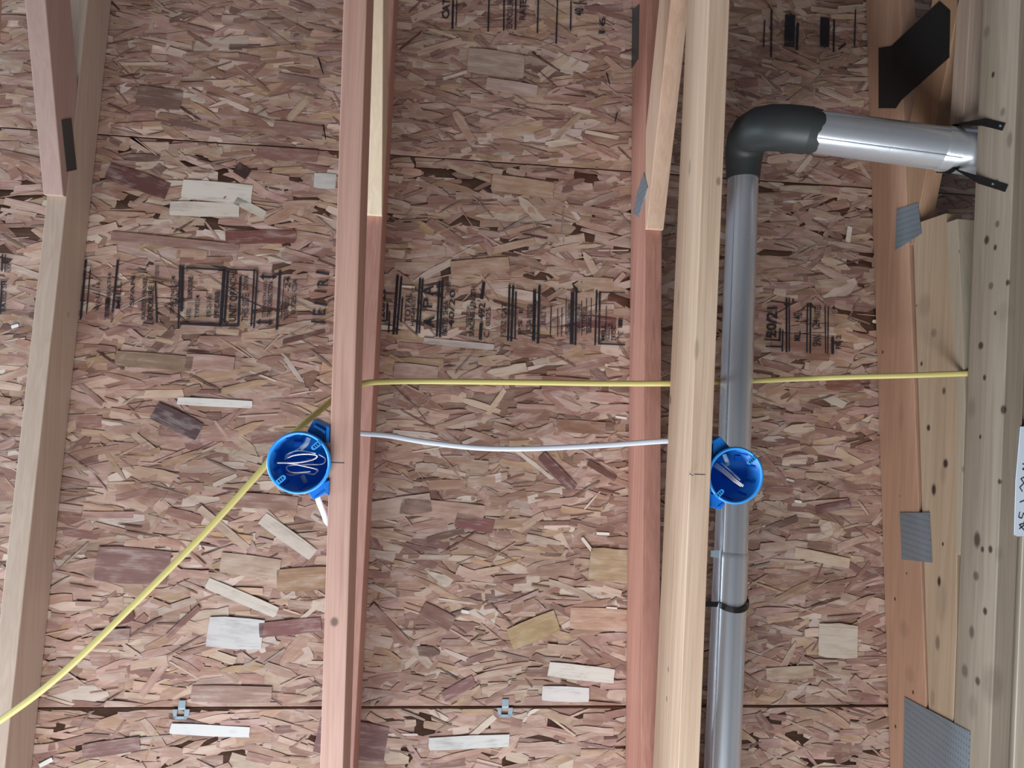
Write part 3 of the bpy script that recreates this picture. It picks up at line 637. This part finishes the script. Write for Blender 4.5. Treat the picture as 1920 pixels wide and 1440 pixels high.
# wires folded inside the boxes
w1 = tag(empty('wire_coil', Z(560, 868, 1.15)), 'silvery bare wires coiled inside the left blue box', 'wire')
def strand(pts, mat, root, r=.0011): MB().tube(smooth_path(pts, 10), r, 8).build('wire_strand', mat, root)
strand([Z(566, 838, 1.166), Z(545, 850, 1.155), Z(534, 861, 1.145), Z(550, 854, 1.140), Z(575, 851, 1.138), Z(594, 854, 1.140), Z(588, 861, 1.142), Z(560, 867, 1.138), Z(520, 867.5, 1.135)], M_WIRE, w1, .0014)
strand([Z(520, 868, 1.136), Z(545, 869, 1.139), Z(575, 875, 1.140), Z(596, 881, 1.144), Z(590, 888, 1.15)], M_WIRE, w1, .0014)
strand([Z(592, 850, 1.138), Z(560, 845, 1.143), Z(538, 852, 1.148), Z(534, 862, 1.15)], M_WIRE, w1, .0010)
strand([Z(598, 852, 1.15), Z(610, 860, 1.15), Z(604, 870, 1.15), Z(575, 871, 1.152), Z(542, 873, 1.15), Z(538, 880, 1.145), Z(550, 886, 1.142), Z(582, 884, 1.142)], M_WIRE, w1, .0012)
strand([Z(537, 889, 1.146), Z(548, 891, 1.148), Z(570, 887, 1.15), Z(590, 889, 1.146), Z(596, 878, 1.148)], M_WIRE, w1, .0011)
w2 = tag(empty('wire_bundle', Z(1375, 895, 1.16)), 'straight bundle of bare wires inside the right blue box', 'wire')
for k, (dx, dy) in enumerate(((0, 0), (2.5, -2.5), (-2.5, 2.5), (1, 3))):
    strand([Z(1340+dx, 871+dy, 1.178), Z(1358+dx, 884+dy*.8, 1.168), Z(1377+dx, 900+dy*.5, 1.158), Z(1392+dx, 911+dy*.4, 1.153)], M_WIRE, w2, .0012)
strand([Z(1352, 868, 1.18), Z(1366, 880, 1.17), Z(1388, 900, 1.165)], M_SHEATH, w2, .0018)
def sheath(pts, label): return tag(MB().tube(smooth_path(pts, 8), .0042, 12, .0022, (0, 0, 1)).build('cable_end', M_SHEATH), label, 'cable')
sheath([Z(579, 821, 1.160), Z(574, 832, 1.158), Z(564, 841, 1.162)], 'grey stripped cable end at the top inside the left blue box')
sheath([Z(573, 905, 1.160), Z(570, 899, 1.160), Z(567, 892, 1.164)], 'grey stripped cable end at the bottom inside the left blue box')
sheath([Z(1358, 852, 1.183), Z(1362, 862, 1.180), Z(1365, 872, 1.182)], 'grey stripped cable end inside the right blue box')

# ---------------------------------------------------------------- metal duct
duct = tag(empty('metal_duct', Z(1380, 700, 1.385)), 'galvanised round duct behind the right blue box, turning right at a dark taped elbow', 'duct')
def dv(py): # point on the axis of the long run
    a, b = Z(1391, 400, 1.445), Z(1357.5, 1440, 1.285); t = (py-400)/1040; return a+(b-a)*t
rd = .0335
A0, A1 = dv(322), dv(1063)
MB().tube([A0, A1], rd, 48, caps=False).build('duct_section', M_DUCT, duct)
B1 = dv(1640)+Vector((-.006, 0, 0))
MB().tube([A1-(A1-A0).normalized()*.0, A1+(A1-A0).normalized()*.004, A1+(A1-A0).normalized()*.012, B1], [rd, rd+.0016, rd+.0012, rd+.0012], 48, caps=False).build('duct_section', M_DUCT, duct)
ax = (A1-A0).normalized(); side = Vector((-.80, 0, -.60)); side = (side-ax*side.dot(ax)).normalized()
MB().tube([A0+side*rd, B1+side*(rd+.001)], .0016, 8).build('seam', M_DUCT, duct)
# horizontal run
H0 = Z(1505, 244, 1.345); H1 = Z(1793, 282, 1.277); hx = (H1-H0).normalized(); H2 = H1+hx*.42
MB().tube([H0, H1], .0425, 48, caps=False).build('duct_section', M_DUCT, duct)
MB().tube([H1-hx*.03, H1-hx*.024, H2], [.0432, .0445, .0445], 48).build('duct_section', M_DUCT, duct)
sd = Vector((0, .62, -.78)); sd = (sd-hx*sd.dot(hx)).normalized()
MB().tube([H0+sd*.0425, H1+sd*.0435], .0016, 8).build('seam', M_DUCT, duct)
# elbow wrapped in dark tape: three mitred segments
E0 = dv(328); E1 = H0+hx*.012
corner = dv(245); corner = Vector((corner.x, corner.y, (E0.z+E1.z)/2+.012))
pts = []; rr = []
n = 8
P0, P1, P2, P3 = E0, E0+(E0-dv(400)).normalized()*.122, E1-hx*.135, E1
for i in range(n+1):
    t = i/n; pts.append((1-t)**3*P0+3*(1-t)**2*t*P1+3*(1-t)*t*t*P2+t**3*P3); rr.append(rd+.0025+(.0475-rd-.0025)*(t**.8)+.003*math.sin(math.pi*t))
el = MB().tube(pts, rr, 40)
o = el.build('elbow', M_TAPE, duct, 0, 'elbow wrapped in dark grey tape')
for p in o.data.polygons: p.use_smooth = True
# crumpled edge of the tape on the horizontal run
random.seed(3); mb = MB(); ring = []
u0 = Vector((0, 0, 1))-hx*hx.z; u0.normalize(); v0 = hx.cross(u0)
for j in range(40):
    w = 2*math.pi*j/40; jag = .008+.010*abs(math.sin(w*2.3+1))+random.uniform(0, .004)
    d_ = u0*math.cos(w)+v0*math.sin(w)
    ring.append((E1-hx*.006+d_*.0474, E1+hx*jag+d_*.0440))
vs = [q for r_ in ring for q in r_]; mb.add(vs, [(2*j, 2*((j+1) % 40), 2*((j+1) % 40)+1, 2*j+1) for j in range(40)], True)
mb.build('foil_tape', M_TAPE, duct)
# clear tape tag by the joint
kx = dv(1063)+side*rd
MB().prism([kx+Vector((-.001, -.004, 0)), kx+Vector((-.001, .014, 0)), kx+Vector((-.022, .012, .006)), kx+Vector((-.022, -.001, .006))], (0, 0, .0006)).build('foil_tab', M_CLIP, duct)

# hanger straps
def strap(name, pts, widths, w, label, r=.0011, holes=()):
    root = tag(empty(name, pts[0]), label, 'strap'); P = pts; vs = []; n_ = len(P)
    for i, p in enumerate(P):
        t = (P[min(i+1, n_-1)]-P[max(i-1, 0)]).normalized(); a = Vector(widths[i]); a = (a-t*a.dot(t)).normalized()*w/2; b = t.cross(a).normalized()*r/2
        vs += [p-a-b, p+a-b, p+a+b, p-a+b]
    fs = [(4*i+j, 4*i+(j+1) % 4, 4*i+4+(j+1) % 4, 4*i+4+j) for i in range(n_-1) for j in range(4)]+[(3, 2, 1, 0), tuple(4*(n_-1)+j for j in range(4))]
    MB().add(vs, fs).build('band', M_BLACK, root)
    for (c, nrm) in holes: MB().tube([c-nrm*.0002, c+nrm*.0012], .0022, 10).build('nail_head', M_CLIP, root)
    return root
cs = dv(1158); rs = rd+.0042; P = []
P.append(Vector((X3b+.0015, cs.y-.009, cs.z-.020))); P.append(Vector((X3b+.010, cs.y-.009, cs.z-.022)))
for k in range(13):
    w = R(212+k*12); P.append(cs+Vector((math.cos(w)*rs, -.009*abs(math.cos(w))**2, math.sin(w)*rs)))
P.append(Vector((cs.x+rs+.001, cs.y-.014, cs.z+.03))); P.append(Vector((cs.x+rs+.004, cs.y-.016, deckz(cs.y-.016)-.005)))
q1 = cs+Vector((math.cos(R(238))*(rs+.0012), .001, math.sin(R(238))*(rs+.0012))); q2 = cs+Vector((math.cos(R(268))*(rs+.0012), .001, math.sin(R(268))*(rs+.0012)))
strap('hanger_strap', P, [(0, 1, 0)]*len(P), .0105, 'black strap looped under the long duct run near the bottom of the picture', holes=())
for q in (q1, q2): pass
def face(px, py, dx=.0012): return onX(px, py, X4a-dx)
P = [face(1882, 238), face(1862, 233), face(1844, 229, .004)]
hc = H1-hx*.012
W = [(0, 1, 0)]*3
for k in range(9):
    P.append(hc+Vector((0, -math.cos(R(-20+k*27.5))*.047, math.sin(R(-20+k*27.5))*.047))); W.append(tuple(hx))
P += [face(1838, 338, .004), face(1862, 345), face(1887, 353)]; W += [(0, 1, 0)]*3
strap('hanger_strap', P, W, .0135, 'black strap slung round the sideways duct run and nailed to the right truss',
      holes=((face(1876, 236, .0018), Vector((-1, 0, 0))), (face(1862, 345, .0018), Vector((-1, 0, 0)))))

# ---------------------------------------------------------------- plywood clips on the lower seam
def clip(px, py, label):
    c = onDeck(px, py, .004); root = tag(empty('plywood_clip', c), label, 'clip', 'plywood clips on the lower seam')
    s = 1.4/F
    def P(u, v, dz=0): return Vector((c.x+u*s, c.y+v*s, deckz(c.y+v*s)-.0045+dz))
    MB().prism([P(-7, -15), P(6, -15), P(6, 0), P(-7, 0)], (0, 0, .0018)).build('upper_tab', M_CLIP, root, .0005)
    mb = MB()
    for poly in ([P(-16, 1), P(-8, 1), P(-8, 17), P(-14, 13)], [P(5, 1), P(14, 1), P(13, 13), P(5, 17)], [P(-14, 13), P(-8, 13), P(5, 13), P(13, 13), P(9, 18), P(-10, 18)]):
        mb.prism(poly, (0, 0, .0018))
    mb.build('lower_loop', M_CLIP, root)
    MB().prism([P(-7, -1, .0018), P(6, -1, .0018), P(6, 3, .0018), P(-7, 3, .0018)], (0, 0, .0028)).build('bridge', M_CLIP, root)
    return root
clip(341, 1329, 'bright steel plywood clip on the lower seam left of the left box truss')
clip(948, 1326, 'dull steel plywood clip on the lower seam between the two blue boxes')

# nail tips through the deck
for k, (px, py, qx, qy) in enumerate(((596, 106, 607, 141), (606, 234, 611, 262), (1136, 134, 1144, 160), (1152, 232, 1158, 209))):
    a = onDeck(px, py); b = onDeck(qx, qy, .012)
    o = MB().tube([a, a+(b-a)*.85, b], [.0016, .0014, .0003], 8).build('nail', M_NAIL)
    tag(o, ('dark nail tip poking through the deck at the top, left of the left box truss', 'second dark nail tip below it, just above the upper seam', 'dark nail tip poking through the deck left of the knotty tan truss', 'short bright nail tip beside the upper part of the knotty tan truss')[k], 'nail', 'nail tips through the deck')

# paper tag on the right truss
tagp = tag(empty('paper_tag', Z(1915, 900, 1.133)), 'white paper tag with marker writing on the right edge of the picture', 'tag')
poly = [(1914, 800), (1990, 796), (1985, 996), (1909, 1006), (1902, 1003), (1905, 900)]
MB().prism([Z(px, py, 1.1325) for px, py in poly], (0, 0, .0012)).build('paper', M_PAPER, tagp)
mb = MB()
def wr(pts, w=2.2):
    for (a, b) in zip(pts[:-1], pts[1:]):
        A, B = Z(*a, 1.1319), Z(*b, 1.1319); t = (B-A).normalized(); s_ = Vector((-t.y, t.x, 0))*(w*1.13/F/2); mb.add([A-s_, A+s_, B+s_, B-s_], [(0, 1, 2, 3)])
wr([(1911, 992), (1926, 980), (1911, 984), (1922, 996)]); wr([(1920, 978), (1922, 998)])
wr([(1912, 960), (1910, 970), (1916, 972), (1919, 962), (1924, 970), (1926, 958)]); wr([(1912, 942), (1926, 936)]); wr([(1917, 922), (1912, 914), (1920, 906), (1914, 898), (1926, 892)])
wr([(1917, 870), (1930, 872), (1917, 880), (1931, 884)])
mb.build('marker_writing', M_INKTAG, tagp)
